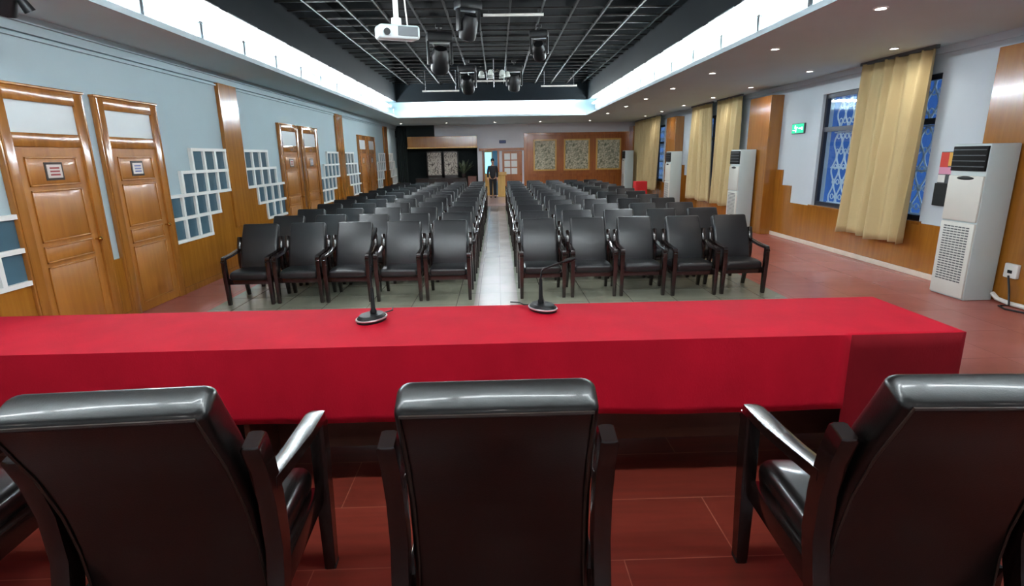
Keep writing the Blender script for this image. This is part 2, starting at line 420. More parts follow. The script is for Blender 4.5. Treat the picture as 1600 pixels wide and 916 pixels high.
for kk in range(-1, 3):
    yc = 10.36+kk*PER
    p0, p1 = yc-.33, yc+.33
    st = MB()
    st.box(XL, XL+.032, p0-.78, p1+.78, .78, 1.09)
    st.box(XL, XL+.032, p0-.42, p1+.42, 1.09, 1.43)
    st.box(XL, XL+.07, p0, p1, .78, 3.24, .006)
    struct('trim_%d' % ntrim, st, 'veneer'); ntrim += 1
    lattice(nwin, p0-.03, -1); nwin += 1
    if p1+2 < YB: lattice(nwin, p1+.03, 1); nwin += 1
wc = MB(); wc.box(XL+.02, XL+.10, YB-.5, YB-.05, .09, .8); struct('trim_%d' % ntrim, wc, 'veneer'); ntrim += 1

# ------------------------------------------------------------------ window wall: wainscot, pillars, windows
PIL = [(6.0, 7.44, 6.5), (13.07, 14.15, 6.3), (19.97, 21.06, 6.3), (26.2, 27.0, 6.3)]
wv = MB(); bs = MB(); y = YF
for a, b, xf in PIL:
    wv.box(XR-.03, XR, y, a, 0, .82); bs.box(XR-.055, XR-.03, y, a, 0, .085, .005); y = b
struct('trim_%d' % ntrim, wv, 'veneer'); ntrim += 1
struct('baseboard_right', bs, 'baseboard')
for i, (a, b, xf) in enumerate(PIL):
    p = MB(); p.box(xf, XR, a, b, 0, 3.2, .008)
    struct('trim_%d' % ntrim, p, 'veneer'); ntrim += 1
    if i in (1, 2):
        q = MB()
        q.box(XR-.032, XR, a-.30, a, .82, 1.53); q.box(XR-.032, XR, a-.72, a-.30, .82, 1.19)
        q.box(XR-.032, XR, b, b+.30, .82, 1.53); q.box(XR-.032, XR, b+.30, b+.72, .82, 1.19)
        struct('trim_%d' % ntrim, q, 'veneer'); ntrim += 1
for i, (a, b) in enumerate(WIN):
    wd = empty('window_%d' % (i+1), (XR, a, 0)); wd['kind'] = 'structure'
    W = b-a; f = MB(); X0, X1 = .06, .13
    f.box(X0, X1, 0, .07, .84, 3.04); f.box(X0, X1, W-.07, W, .84, 3.04); f.box(X0, X1, .07, W-.07, 2.96, 3.04); f.box(X0, X1, .07, W-.07, .84, .92)
    f.box(X0-.01, X1, .07, W-.07, 2.31, 2.40)
    for t in (1, 2): f.box(X0, X1, W*t/3-.035, W*t/3+.035, .92, 2.96)
    f.done('window_frame', 'winframe', wd)
    B(X0+.03, X0+.036, .05, W-.05, .9, 3.0).done('window_glass', 'glass', wd)
    B(-.05, .1, -.05, W+.05, .80, .845, .006).done('window_sill', 'veneer', wd)
    g = MB(); nb = 22
    for t in range(nb+1):
        y = .08+(W-.16)*t/nb
        pts = [(.33, y+.06*math.sin(PI*2*zz/14+(PI if t % 2 else 0)), .86+2.2*zz/56) for zz in range(57)]
        g.tube(pts, .016, 5)
    for zz in (.9, 1.6, 2.3, 3.0): g.box(.315, .345, 0, W, zz-.014, zz+.014)
    for t in range(nb):
        for zz in range(7):
            y = .08+(W-.16)*(t+.5)/nb; z = 1.02+zz*.30
            g.tube([(.33, y+.05*math.cos(2*PI*q/8), z+.05*math.sin(2*PI*q/8)) for q in range(8)], .012, 4, True)
    g.done('window_grille', 'grille', wd, True)

# ------------------------------------------------------------------ red covered tables on the stage
ZT = 1.105
def table(x0, x1, label):
    t = tag(empty('conference_table', ((x0+x1)/2, 2.75, .35)), label, 'table', 'tables under the red cloth')
    h = (x1-x0)/2
    B(-h, h, -.31, .31, .715, .745, .005).done('tabletop', 'brownpanel', t)
    B(-h+.03, h-.03, .05, .075, .03, .70).done('modesty_panel', 'brownpanel', t)
    for s in (-1, 1):
        B(s*(h-.03)-.015, s*(h-.03)+.015, -.26, .28, 0, .715, .004).done('leg', 'brownpanel', t)
table(-4.25, -1.335, 'brown panelled table under the red cloth at its longer covered end')
table(-1.295, 2.14, 'brown panelled table under the red cloth carrying both microphones')
cx0, cx1, cy0, cy1 = -4.3, 2.2, 2.41, 3.08
c = MB()
def drape(bm, p0, p1, ztop, zbot, out, amp, n, phase, fl):
    """hanging cloth from p0 to p1 with soft folds; out is the outward direction; fl = flare at the hem"""
    rows = 10; rings = []
    for r in range(rows+1):
        q = r/rows; ring = []
        for i in range(n+1):
            t = i/n; x = p0[0]+(p1[0]-p0[0])*t; y = p0[1]+(p1[1]-p0[1])*t
            L = math.hypot(p1[0]-p0[0], p1[1]-p0[1])*t
            wv_ = amp*q*(math.sin(L*5.1+phase)+.6*math.sin(L*11.3+2*phase))
            o = fl*q+wv_
            hem = .006*math.sin(L*3+phase)*q
            ring.append((x+out[0]*o, y+out[1]*o, ztop+(zbot-ztop)*q+hem))
        rings.append(ring)
    bm.loft(rings, closed=False)
n = 130
rings = []
for j in range(21):
    rings.append([(cx0+(cx1-cx0)*i/n, cy0+(cy1-cy0)*j/20, ZT+.002*math.sin(i*.5+j*.4)*math.sin(PI*j/20)*math.sin(PI*i/n)) for i in range(n+1)])
c.loft(rings, closed=False)
FX = cx0+.05*119
drape(c, (cx0, cy0), (FX, cy0), ZT, .733, (0, -1), .006, 119, .4, .012)
drape(c, (cx1, cy1), (cx0, cy1), ZT, .42, (0, 1), .01, 130, 1.1, .03)
drape(c, (cx0, cy0), (cx0, cy1), ZT, .40, (-1, 0), .01, 20, .7, .03)
drape(c, (cx1, cy0), (cx1, cy1), ZT, .40, (1, 0), .012, 20, .2, -.012)
bmesh.ops.remove_doubles(c.bm, verts=c.bm.verts, dist=.004)
cl = c.done('tablecloth', 'red_velvet', None, True)
tag(cl, 'long red velvet cloth covering the row of tables on the stage', 'tablecloth')
md = cl.modifiers.new('s', 'SOLIDIFY'); md.thickness = .005; md.offset = -1
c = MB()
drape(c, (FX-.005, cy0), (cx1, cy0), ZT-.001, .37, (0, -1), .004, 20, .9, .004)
fl_ = c.done('corner_flap', 'red_velvet_shaded', cl, True, label='red corner flap with shade painted in, hanging to the floor')
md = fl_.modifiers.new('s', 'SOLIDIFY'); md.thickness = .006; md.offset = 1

def microphone(loc, rz, label, bend, rim):
    t = tag(empty('desk_microphone', loc, rz), label, 'microphone', 'microphones on the red cloth')
    t.scale = (.88, .88, 1)
    b = MB(); prof = []
    n = 28; rings = []
    for sc, z in ((1, 0), (1.0, .012), (.94, .024), (.80, .036)):
        rings.append([(.075*sc*math.cos(2*PI*k/n), .105*sc*math.sin(2*PI*k/n), z) for k in range(n)])
    b.loft(rings); b.done('base', 'blackplastic', t, True)
    MB().tube([(.076*math.cos(2*PI*k/n), .106*math.sin(2*PI*k/n), .016) for k in range(n)], .005, 6, True).done('silver_rim', 'silverrim', t, True, label='silver rim round the black base')
    MB().lathe([(.02, .03), (.02, .05), (.014, .06), (.011, .17), (.007, .18)], 12, (0, .02, 0)).done('stem', 'blackplastic', t, True)
    pts = [(0, .02, .17)]
    for p in bend: pts.append(p)
    # smooth the gooseneck
    sm = []
    for i in range(len(pts)-1):
        for q in range(6):
            a, b2 = Vector(pts[i]), Vector(pts[i+1]); sm.append(a.lerp(b2, q/6))
    sm.append(Vector(pts[-1]))
    for _ in range(3):
        sm = [sm[0]]+[(sm[i-1]+sm[i]*2+sm[i+1])/4 for i in range(1, len(sm)-1)]+[sm[-1]]
    MB().tube(sm, [.0065 if i % 2 else .0052 for i in range(len(sm))], 8).done('gooseneck', 'blackplastic', t, True)
    d = (sm[-1]-sm[-3]).normalized()
    MB().tube([sm[-1], sm[-1]+d*.015, sm[-1]+d*.06, sm[-1]+d*.075], [.007, .013, .013, .008], 10).done('capsule', 'blackplastic', t, True)
    cb = MB().tube([(.0, .10, .01), (-.03, .16, .005), (-.02, .22, .005), (-.06, .27, .005)], .004, 6); cb.done('cable', 'cable', t, True)
    return t

# ------------------------------------------------------------------ armchairs
def make_chair(leather, stage):
    t = empty('armchair')
    # local: front is -Y, floor at z 0
    sp = MB().pad([(-.33, .395), (-.2, .41), (.0, .405), (.18, .395)], .262, .115, .045, .04)
    seat = sp.done('seat', leather, t, True)
    bp = MB().pad([(.118, .27), (.122, .40), (.135, .53), (.17, .68), (.228, .83), (.298, .96), (.335, 1.035)], .268, .115, .03, .024, .249)
    back = bp.done('backrest', leather, t, True)
    prof = [(.177, .30), (.18, .42), (.193, .52), (.226, .66), (.284, .81), (.352, .94), (.384, 1.003)]
    loop = [(-.249+.024*(z-.3), y, z) for y, z in prof]+[(.249-.024*(z-.3), y, z) for y, z in reversed(prof)]
    MB().tube(loop, .0045, 5, True).done('piping', 'piping', back, True)
    fr = MB()
    for s in (-1, 1): fr.box(s*.257-.034, s*.257+.034, -.30, .16, .285, .368, .004)
    fr.box(-.27, .27, -.305, -.28, .285, .36, .004); fr.box(-.27, .27, .02, .045, .27, .345, .004)
    fr.done('seat_frame', 'chairwood', t, True)
    for s in (-1, 1):
        X = s*.296
        def ring(y, z, hx, hy, ang=0):
            ca, sa = math.cos(ang), math.sin(ang); R = []
            for dx, dy in ((-1, -1), (-.6, -1.18), (.6, -1.18), (1, -1), (1, 1), (.6, 1.12), (-.6, 1.12), (-1, 1)):
                a, b2 = dx*hx, dy*hy
                R.append((X+a, y+b2*ca, z+b2*sa))
            return R
        lg = MB().loft([ring(-.315, .0, .021, .023), ring(-.315, .03, .022, .025), ring(-.325, .3, .026, .030), ring(-.335, .5, .027, .032), ring(-.335, .632, .027, .030)])
        lg.done('leg', 'chairwood', t, True)
        ar = MB().loft([ring(-.352, .585, .024, .016, PI/2*.9), ring(-.365, .625, .027, .019, .9), ring(-.35, .648, .028, .020, PI/3*1.2),
                        ring(-.31, .655, .033, .017, PI/2), ring(-.15, .662, .033, .017, PI/2), ring(.0, .676, .028, .018, PI/2), ring(.185, .70, .026, .018, PI/2)])
        ar.done('armrest', 'chairwood', t, True)
        po = MB().loft([ring(.30, .0, .02, .024), ring(.255, .2, .023, .028), ring(.195, .4, .025, .032), ring(.172, .5, .025, .033),
                        ring(.178, .65, .025, .033), ring(.205, .77, .025, .033, -.1), ring(.238, .862, .025, .034, -.25), ring(.241, .870, .021, .029, -.25)])
        po.done('back_post', 'chairwood', t, True)
        if stage:
            B(X-.023, X+.023, -.342, -.29, 0, .022, .004).done('foot_pad', 'rubber', t)
    return t
random.seed(3)
hall = make_chair('leather', False)
hall_kids = [o for o in bpy.data.objects if o.parent == hall]
KIDS[hall.name] = hall_kids
for o in list(bpy.data.objects):
    if o.parent in hall_kids: KIDS.setdefault(o.parent.name, []).append(o)
for o in hall_kids: KIDS.setdefault(o.name, [])
for o in [q for v in list(KIDS.values()) for q in v]: KIDS.setdefault(o.name, [])
NROW, ROW0, PITCH_Y = 12, 7.76, 1.14
first = True
for r in range(NROW):
    for side in (0, 1):
        for cix in range(5):
            if side == 0: x = -.71-.69*cix
            else: x = .60+.705*cix
            o = hall if first else copy_tree(hall)
            first = False
            jx, jy, jr = random.uniform(-.015, .015), random.uniform(-.03, .03), random.uniform(-.03, .03)
            o.location = (x+jx, ROW0+PITCH_Y*r+jy, 0); o.rotation_euler = (0, 0, jr)
            blk = 'door-side' if side == 0 else 'window-side'
            tag(o, 'black leather armchair, %s block, %s row from the red table, %s seat from aisle' % (blk, ORD[r], ORD[cix]), 'chair', 'audience armchairs in the %s block' % blk)
stg = make_chair('leather_brown', True)
stg_all = [o for o in bpy.data.objects if o.parent == stg]
KIDS[stg.name] = stg_all
for o in stg_all: KIDS[o.name] = [q for q in bpy.data.objects if q.parent == o]
for o in [q for a in stg_all for q in KIDS[a.name]]: KIDS[o.name] = []
spots = [(-.015, 1.575, PI, 'brown-black leather armchair on the stage behind the middle of the red table, seen squarely'),
         (-.985, 1.575, PI+.06, 'brown-black leather stage armchair turned slightly, beside the cut-off chair at the edge'),
         (1.222, 1.535, PI-.05, 'brown-black leather stage armchair behind the covered table end with the floor-length flap'),
         (-2.02, 1.64, PI+.05, 'brown-black leather stage armchair cut off by the picture edge, only its arm showing')]
for i, (x, y, rz, lb) in enumerate(spots):
    o = stg if i == 0 else copy_tree(stg)
    o.location = (x, y, .35); o.rotation_euler = (0, 0, rz); tag(o, lb, 'chair', 'armchairs behind the red table')
microphone((-.69, 2.82, ZT+.004), -.5, 'black desk microphone on the red cloth, its tall gooseneck standing upright', [(0, .02, .26), (-.005, .03, .36), (.0, .06, .42)], 0)
microphone((.235, 2.95, ZT+.004), .6, 'black desk microphone on the red cloth, its gooseneck bent low sideways', [(.01, .02, .225), (.06, -.01, .245), (.13, -.05, .265)], 0)

# ------------------------------------------------------------------ air conditioners
def air_con(loc, label, w_=.56, d_=.40, h_=2.0):
    """front faces -X; local x from 0 (front) to d_, y from 0 to w_"""
    t = tag(empty('air_conditioner', loc), label, 'air conditioner', 'tall floor-standing air conditioners along the window wall')
    B(.02, d_, 0, w_, .0, h_, .012).done('cabinet', 'ac_side', t, True)
    B(-.004, .03, .01, w_-.01, 1.02, 1.60, .01).done('front_panel', 'ac', t, True)
    f = MB(); f.box(-.004, .03, .01, w_-.01, .02, 1.0, .01); f.done('lower_panel', 'ac', t, True)
    g = MB()
    for i in range(22):
        z = .22+i*.034
        for j in range(7):
            y = .07+j*(w_-.14)/7
            g.box(-.008, -.002, y+.006, y+(w_-.14)/7-.008, z, z+.014)
    g.done('intake_grille', 'greyplastic', t)
    B(-.003, .03, .015, w_-.015, 1.66, 1.97, .006).done('outlet', 'acdark', t, True)
    s = MB()
    for z in (1.71, 1.78, 1.85, 1.92): s.box(-.012, -.002, .03, w_-.03, z, z+.012)
    s.done('louvre', 'greyplastic', t)
    d = MB().ball((0, w_/2, 1.57), .16, (.05, 1, .17)); d.done('display', 'blackplastic', t, True)
    return t
ac1 = air_con((6.05, 6.80, 0), 'ivory air conditioner nearest the stage, beside the beige curtain and wall socket')
air_con((5.86, 13.5, 0), 'ivory air conditioner before the wood pillar next to the green exit sign')
air_con((5.86, 18.95, 0), 'ivory air conditioner between the pair of curtains and the distant wood pillar')
air_con((5.72, 25.2, .09), 'ivory air conditioner at the far end beside the carved wall panels')
# ------------------------------------------------------------------ curtains
def curtain(y0, y1, label, skew=.0, seed=0, yb=None):
    yb = yb or (y0, y1)
    random.seed(seed)
    n = 120; rows = 24; folds = max(5, round((y1-y0)/.25))
    ph = [random.uniform(-.5, .5) for _ in range(folds+2)]
    root = tag(empty('curtain', (6.36, y0, 0)), label, 'curtain', 'beige curtains on the window wall')
    rings = []
    for r in range(rows+1):
        q = r/rows; ring = []
        for i in range(n+1):
            t = i/n; a, b = y0+(yb[0]-y0)*q, y1+(yb[1]-y1)*q
            y = a+(b-a)*t-y0
            k = t*folds; p = ph[int(k)]*(1-(k % 1))+ph[min(int(k)+1, folds)]*(k % 1)
            am = (.038+.03*q)*(1+.5*math.sin(k*2.3+seed))
            ring.append((am*math.sin(2*PI*k+p*2*(.4+q))+.012*math.sin(k*3.1+q*4), y, 3.36-2.88*q+.02*math.sin(k*1.7)*q))
        rings.append(ring)
    o = MB().loft(rings, closed=False).done('drape', 'curtain', root, True)
    md = o.modifiers.new('s', 'SOLIDIFY'); md.thickness = .006
    B(-.03, .03, -.06, y1-y0+.06, 3.35, 3.398).done('rail', 'greyplastic', root)
curtain(8.38, 9.95, 'beige curtain drawn to the middle of the nearest window, behind the air conditioner', seed=1, yb=(8.45, 10.1))
curtain(14.85, 16.35, 'beige curtain of the second window, the half next to its air conditioner', seed=2, yb=(14.95, 16.4))
curtain(16.85, 18.5, 'beige curtain of the second window, the half further from the stage', seed=3, yb=(16.55, 18.65))
curtain(22.1, 26.0, 'wide closed beige curtain over the farthest window', seed=4, yb=(22.3, 25.9))
# ------------------------------------------------------------------ small wall things, window side
ex = tag(empty('exit_sign', (XR, 12.28, 2.42)), 'small green emergency exit sign on the wall between window and wood pillar', 'sign')
B(-.04, 0, -.25, .25, -.11, .11, .006).done('housing', 'greyplastic', ex)
B(-.045, -.04, -.235, .235, -.095, .095).done('panel', 'green', ex)
fg = MB()
fg.box(-.048, -.045, -.19, -.05, -.012, .012); fg.box(-.048, -.045, -.20, -.16, -.03, .03)      # arrow
fg.ball((-.047, .10, .055), .018, (.2, 1, 1)); fg.box(-.048, -.045, .06, .12, .0, .034)         # running figure
fg.box(-.048, -.045, .10, .19, -.045, -.028); fg.box(-.048, -.045, .05, .075, -.075, .0); fg.box(-.048, -.045, .0, .06, .012, .028)
fg.done('running_figure', 'exit_white', ex)
nb = tag(empty('notice_board', (XR, 8.04, 1.12)), 'narrow board with red, yellow and pink papers above a black box beside the window', 'notice board')
B(-.02, 0, -.16, .16, 0, .78, .004).done('backing', 'greyplastic', nb)
B(-.026, -.02, -.15, 0, .58, .77).done('yellow_paper', 'poster_yellow', nb); B(-.026, -.02, 0, .15, .56, .77).done('red_paper', 'poster_red', nb)
B(-.026, -.02, -.15, .15, .46, .56).done('pink_paper', 'poster_pink', nb); B(-.026, -.02, .02, .15, .34, .45).done('white_paper', 'white', nb)
B(-.06, -.02, -.15, .15, .0, .33, .008).done('black_box', 'blackplastic', nb)
sk = tag(empty('wall_socket', (6.5, 6.62, .43)), 'white surface-mounted socket box on the wood pillar beside the nearest air conditioner', 'socket')
B(-.05, 0, -.09, .09, -.09, .09, .01).done('box', 'white', sk, True)
B(-.056, -.05, -.03, .03, -.03, .01).done('outlet', 'blackplastic', sk)
hz = MB().tube([(6.44, 6.79, .10), (6.43, 6.7, .05), (6.42, 6.5, .035), (6.44, 6.3, .035), (6.40, 6.0, .03), (6.42, 5.6, .03)], .028, 8)
tag(hz.done('drain_hose', 'hose', None, True), 'white drain hose lying along the pillar foot from the nearest air conditioner', 'hose')
cbp = [(6.44, 6.62, .37), (6.42, 6.55, .2), (6.36, 6.45, .03), (6.28, 6.5, .012), (6.22, 6.35, .012), (6.3, 6.15, .012), (6.22, 6.05, .012), (6.3, 5.8, .012)]
tag(MB().tube(cbp, .012, 7).done('power_cable', 'cable', None, True), 'black power cable looping on the floor below the white socket', 'cable')

# ------------------------------------------------------------------ lamps
def tube_light(loc, rz, label, L=1.12, glow='tube', batten=(.02, .07, -.03, .03), group='fluorescent tubes in the ceiling cove'):
    t = tag(empty('fluorescent_light', loc, rz), label, 'light', group)
    under = glow == 'stage_tube'
    # local: along x, opening towards -y
    B(-L/2, L/2, *batten, .004).done('batten', 'white', t)
    ty, tz = (0, -.03) if under else (-.02, 0)
    MB().tube([(-L/2+.02, ty, tz), (L/2-.02, ty, tz)], .019, 10).done('tube', glow, t, True)
    for s in (-1, 1):
        B(s*(L/2)-.014, s*(L/2)+.014, *((-.026, .026, -.055, .02) if under else (-.045, .03, -.03, .03)), .004).done('end_socket', 'white', t)
    return t
def cove_post(loc, rz, label):
    t = tag(empty('cove_bracket', loc, rz), label, 'bracket', 'brackets between the cove tubes')
    B(-.03, .03, -.015, .015, 0, .20, .004).done('post', 'greyplastic', t); B(-.045, .045, -.02, .02, .20, .23, .004).done('clip', 'greyplastic', t)
    MB().tube([(-.5, -.05, .50), (.5, -.05, .50)], .008, 6).done('rod', 'greyplastic', t, True)
NT = 13
for i in range(NT):
    y = 5.9+1.225*i
    tube_light((WX0-.16, y, 3.78), PI/2, 'fluorescent tube in the cove above the doors, %s counted from the stage' % ORD[i])
    cove_post((WX0-.05, y+.61, ZS+.061), PI/2, 'white cove bracket above the doors, just past the %s tube from the stage' % ORD[i])
    if i:
        tube_light((WX1+.16, y, 3.78), -PI/2, 'fluorescent tube in the cove on the window side, %s counted from the stage' % ORD[i-1])
        cove_post((WX1+.05, y-.61, ZS+.061), -PI/2, 'white cove bracket on the window side, just before the %s tube from the stage' % ORD[i-1])
for i in range(5):
    tube_light((-2.55+1.2*i, WY1+.16, 3.78), 0, 'fluorescent tube in the cove at the far end, %s from the door wall' % ORD[i])
for i in range(5):
    tube_light((-2.55+1.2*i, WY0-.16, 3.78), PI, 'fluorescent tube in the cove above the stage edge, %s from the door wall' % ORD[i])
def downlight(x, y, label, z=ZS, watts=None, group='recessed downlights in the soffit', aim=0):
    t = tag(empty('downlight', (x, y, z)), label, 'light', group)
    ld = bpy.data.lights.new('downlight_beam', 'SPOT'); ld.energy = watts or HALL_SPOT_W; ld.color = (1, .95, .9); ld.spot_size = math.radians(150); ld.spot_blend = 1; ld.shadow_soft_size = .06
    lo = bpy.data.objects.new('beam', ld); COL.objects.link(lo); lo.parent = t; lo.location = (0, 0, -.03); lo.rotation_euler = (aim, 0, 0)
    MB().tube([(.06*math.cos(2*PI*k/20), .06*math.sin(2*PI*k/20), -.004) for k in range(20)], .012, 6, True).done('trim_ring', 'white', t, True)
    MB().lathe([(.042, -.001), (.042, -.008), (.025, -.012)], 16).done('lens', 'lamp', t, True)
YI = [6.23, 8.5, 10.9, 13.3, 15.65, 18.0, 20.95, 25.0]
YO = [8.58, 10.84, 13.3, 15.58, 18.0, 20.4, 22.65]
for i, y in enumerate(YI): downlight(4.08, y, 'recessed downlight in the window-side soffit, row next to the cove, %s from the stage' % ORD[i])
for i, y in enumerate(YO): downlight(5.9, y, 'recessed downlight in the window-side soffit, row next to the curtains, %s from the stage' % ORD[i])
for i, x in enumerate((-4.2, -2.2, -.08, 1.93)): downlight(x, 25.2, 'recessed downlight in the far soffit near the back wall, %s from the door wall' % ORD[i])

for i, x in enumerate((-3.6, -1.8, 0, 1.8, 3.6)):  # unseen lamps added as faint fill from behind the camera
    downlight(x, -1.2, 'added fill downlight in soffit at the back of the stage, %s from the door wall' % ORD[i], watts=REAR_FILL_W, group='added fill downlights over the stage', aim=.5)

for i in range(7):
    tube_light((-3.6+1.2*i, 1.5, ZS-.055), 0, 'fluorescent batten on the soffit above the stage armchairs, %s from the door wall' % ORD[i], glow='stage_tube', batten=(-.03, .03, .0, .055), group='fluorescent battens above the stage')

# ------------------------------------------------------------------ things hung from the grid
pj = tag(empty('projector', (-.98, 6.0, 3.1)), 'white projector hung on a white pole from the dark ceiling grid', 'projector')
bd = MB(); bd.box(-.2, .2, -.16, .16, 0, .13, .03, 3); bd.xform(Matrix.Rotation(.35, 4, 'Z') @ Matrix.Rotation(.12, 4, 'X')); bd.done('body', 'ac_side', pj, True)
vt = MB()
vt.box(-.02, .175, -.166, -.158, .03, .115, .003)
vt.xform(Matrix.Rotation(.35, 4, 'Z') @ Matrix.Rotation(.12, 4, 'X')); vt.done('vent', 'greyplastic', pj)
ln = MB().tube([(-.13, -.155, .06), (-.13, -.185, .06)], .032, 14); ln.xform(Matrix.Rotation(.35, 4, 'Z') @ Matrix.Rotation(.12, 4, 'X')); ln.done('lens', 'blackplastic', pj, True)
MB().tube([(0, 0, .12), (0, 0, .2), (0, 0, .21), (0, 0, 1.45)], [.05, .05, .026, .026], 12).done('pole', 'white', pj, True)
MB().tube([(.1, .08, .1), (.09, .05, .3), (.075, .03, .6), (.08, 0, 1.45)], .008, 6).done('cable', 'hose', pj, True)
def moving_head(loc, rz, label, sc=1.0, tilt=.6):
    """stage lamp hung head down: clamp, base box, yoke arms, drum head"""
    t = tag(empty('stage_light', loc, rz), label, 'stage light', 'dark stage lights hung from the grid'); t.scale = (sc, sc, sc)
    MB().tube([(0, 0, .0), (0, 0, -.12)], .02, 8).box(-.05, .05, -.03, .03, -.05, .0).done('clamp', 'blackplastic', t)
    B(-.2, .2, -.14, .14, -.26, -.12, .03).done('base', 'blackplastic', t, True)
    for q in (-.18, .18): B(q-.02, q+.02, -.06, .06, -.58, -.24, .015).done('yoke_arm', 'blackplastic', t, True)
    h = MB(); h.lathe([(.03, .2), (.1, .19), (.14, .1), (.145, -.12), (.13, -.17), (.10, -.18)], 20)
    h.xform(Matrix.Translation((0, 0, -.52)) @ Matrix.Rotation(tilt, 4, 'X'))
    hd = h.done('head', 'blackplastic', t, True)
    l = MB().lathe([(.11, -.179), (.11, -.19), (.06, -.2)], 20); l.xform(Matrix.Translation((0, 0, -.52)) @ Matrix.Rotation(tilt, 4, 'X')); l.done('lens', 'glass', hd, True)
    return t
moving_head((-1.12, 12.0, ZG), .2, 'dark stage light hung just past the white projector', 1.3)
moving_head((.9, 12.0, ZG-.03), -.2, 'dark stage light hung over the aisle on the window side', .95, .9)
moving_head((.52, 16.4, ZG), .1, 'dark stage light hung farthest down the hall, beside the milky chandelier', 1.15, .4)
moving_head((-.42, 9.7, ZG-.03), .5, 'dark stage light hung closest to the stage, above and beside the projector', 1.0, .5)
moving_head((-.78, 16.2, ZG), -.1, 'dark stage light hung on the door side of the milky chandelier', 1.25, .8)
ch = tag(empty('chandelier', (-.05, 16.0, 4.15)), 'small chandelier of milky glass shades hung under the middle of the grid', 'chandelier')
MB().tube([(0, 0, .38), (0, 0, 0), (0, 0, -.35)], .014, 8).done('stem', 'chrome', ch, True)
for k in range(7):
    a = 2*PI*k/7; am = MB().tube([(0, 0, .02), (.18*math.cos(a), .18*math.sin(a), .08), (.36*math.cos(a), .36*math.sin(a), .02)], .008, 6); am.done('arm', 'chrome', ch, True)
for k in range(7):
    a = 2*PI*k/7; MB().lathe([(.03, .05), (.06, .02), (.085, -.06), (.08, -.09), (.05, -.07)], 12, (.37*math.cos(a), .37*math.sin(a), -.01)).done('shade', 'chandelier', ch, True)
def pipe_bar(x0, x1, y, z, label):
    t = tag(empty('lighting_bar', ((x0+x1)/2, y, z)), label, 'lighting bar', 'pale lighting bars hung from the grid')
    h = (x1-x0)/2
    MB().tube([(-h, 0, 0), (h, 0, 0)], .025, 8).done('pipe', 'hose', t, True)
    for s in (-1, 1): MB().tube([(s*(h-.1), 0, 0), (s*(h-.1), 0, ZG-z+.03)], .008, 6).done('hanger', 'chrome', t, True)
pipe_bar(-2.3, -1.15, 18.2, 3.95, 'pale lighting bar on the door side, lowest and farthest from the stage')
pipe_bar(-.75, .45, 18.0, 4.2, 'pale lighting bar below and beyond the milky chandelier')
pipe_bar(1.45, 2.6, 18.6, 4.1, 'pale lighting bar on the window side, lowest and farthest from the stage')
pipe_bar(-.2, .9, 10.9, 4.44, 'pale lighting bar nearest the stage, beside the projector pole')
sb = tag(empty('stage_spotlight', (-3.98, 5.05, ZS)), 'black spotlight cluster fixed under the soffit above the nearest door', 'stage light')
MB().box(-.06, .06, -.05, .05, -.06, 0).done('bracket', 'blackplastic', sb)
MB().tube([(.0, .0, -.06), (-.05, .02, -.14), (-.10, .05, -.22)], [.07, .08, .09], 14).done('lamp_head', 'blackplastic', sb, True)
MB().tube([(.04, .02, -.05), (.06, .05, -.13), (.085, .09, -.21)], [.025, .035, .045], 12).done('lamp_head', 'blackplastic', sb, True)

# ------------------------------------------------------------------ far end of the hall
pe = tag(empty('wooden_pelmet', (-2.56, YB-.3, 2.37)), 'long honey-coloured wooden pelmet spanning the dark alcove at the far end', 'pelmet')
B(-1.62, 1.62, -.12, -.06, 0, .51, .01).done('fascia', 'veneer', pe); B(-1.62, 1.62, -.06, .28, .46, .51).done('top_board', 'veneer', pe)
B(-1.64, 1.64, -.14, -.1, -.03, .03, .008).done('lower_trim', 'yellow_wood', pe)
bc = MB(); rings = []
for r in range(9):
    rings.append([(-4.72+.48*i/40, YB-.12+.04*math.sin(i*.9), 3.3-3.2*r/8) for i in range(41)])
bc = bc.loft(rings, closed=False).done('stage_curtain', 'darkgreen', None, True); bc.modifiers.new('s', 'SOLIDIFY').thickness = .008
tag(bc, 'dark green-black curtain hanging in the far corner beside the alcove', 'curtain')
for i, (x0, x1) in enumerate(((-3.42, -2.68), (-2.62, -1.9))):
    s = tag(empty('brushwork_screen', ((x0+x1)/2, YB+.35, .09)), 'pale ink brushwork screen in the dark alcove, %s' % ('nearer the black curtain' if i == 0 else 'nearer the potted plant'), 'screen', 'brushwork screens in the alcove')
    h = (x1-x0)/2
    f = MB(); f.box(-h, -h+.05, -.02, .02, 0, 2.12); f.box(h-.05, h, -.02, .02, 0, 2.12); f.box(-h, h, -.02, .02, 2.06, 2.12); f.box(-h, h, -.02, .02, .9, 1.0); f.box(-h+.04, h-.04, -.012, .012, .05, .95)
    f.done('frame', 'darkwood', s); B(-h+.05, h-.05, -.01, .01, 1.0, 2.06).done('paper', 'script', s)
sd = tag(empty('sideboard', (-2.78, YB-.2, .09)), 'long dark wooden sideboard below the alcove screens', 'sideboard')
B(-1.1, 1.3, -.25, .18, .0, .84, .01).done('body', 'darkwood', sd); B(-1.12, 1.32, -.28, .2, .84, .88, .008).done('top', 'darkwood', sd)
for q in range(4): B(-1.08+.59*q, -.51+.59*q, -.262, -.25, .08, .78, .004).done('door', 'darkwood', sd)
dr = tag(empty('dark_red_cabinet', (-1.22, YB-.2, .09)), 'dark red low cabinet between the sideboard and the far doorway', 'cabinet')
B(-.2, .2, -.2, .15, .0, .95, .01).done('body', 'brownpanel', dr); B(-.18, .18, -.215, -.2, .05, .88, .004).done('door', 'brownpanel', dr)
pp = tag(empty('potted_plant', (-1.62, YB-.28, .97)), 'small leafy potted plant on the end of the dark sideboard', 'plant')
MB().lathe([(.07, 0), (.10, .12), (.11, .2), (.09, .2)], 14).done('pot', 'pot', pp, True)
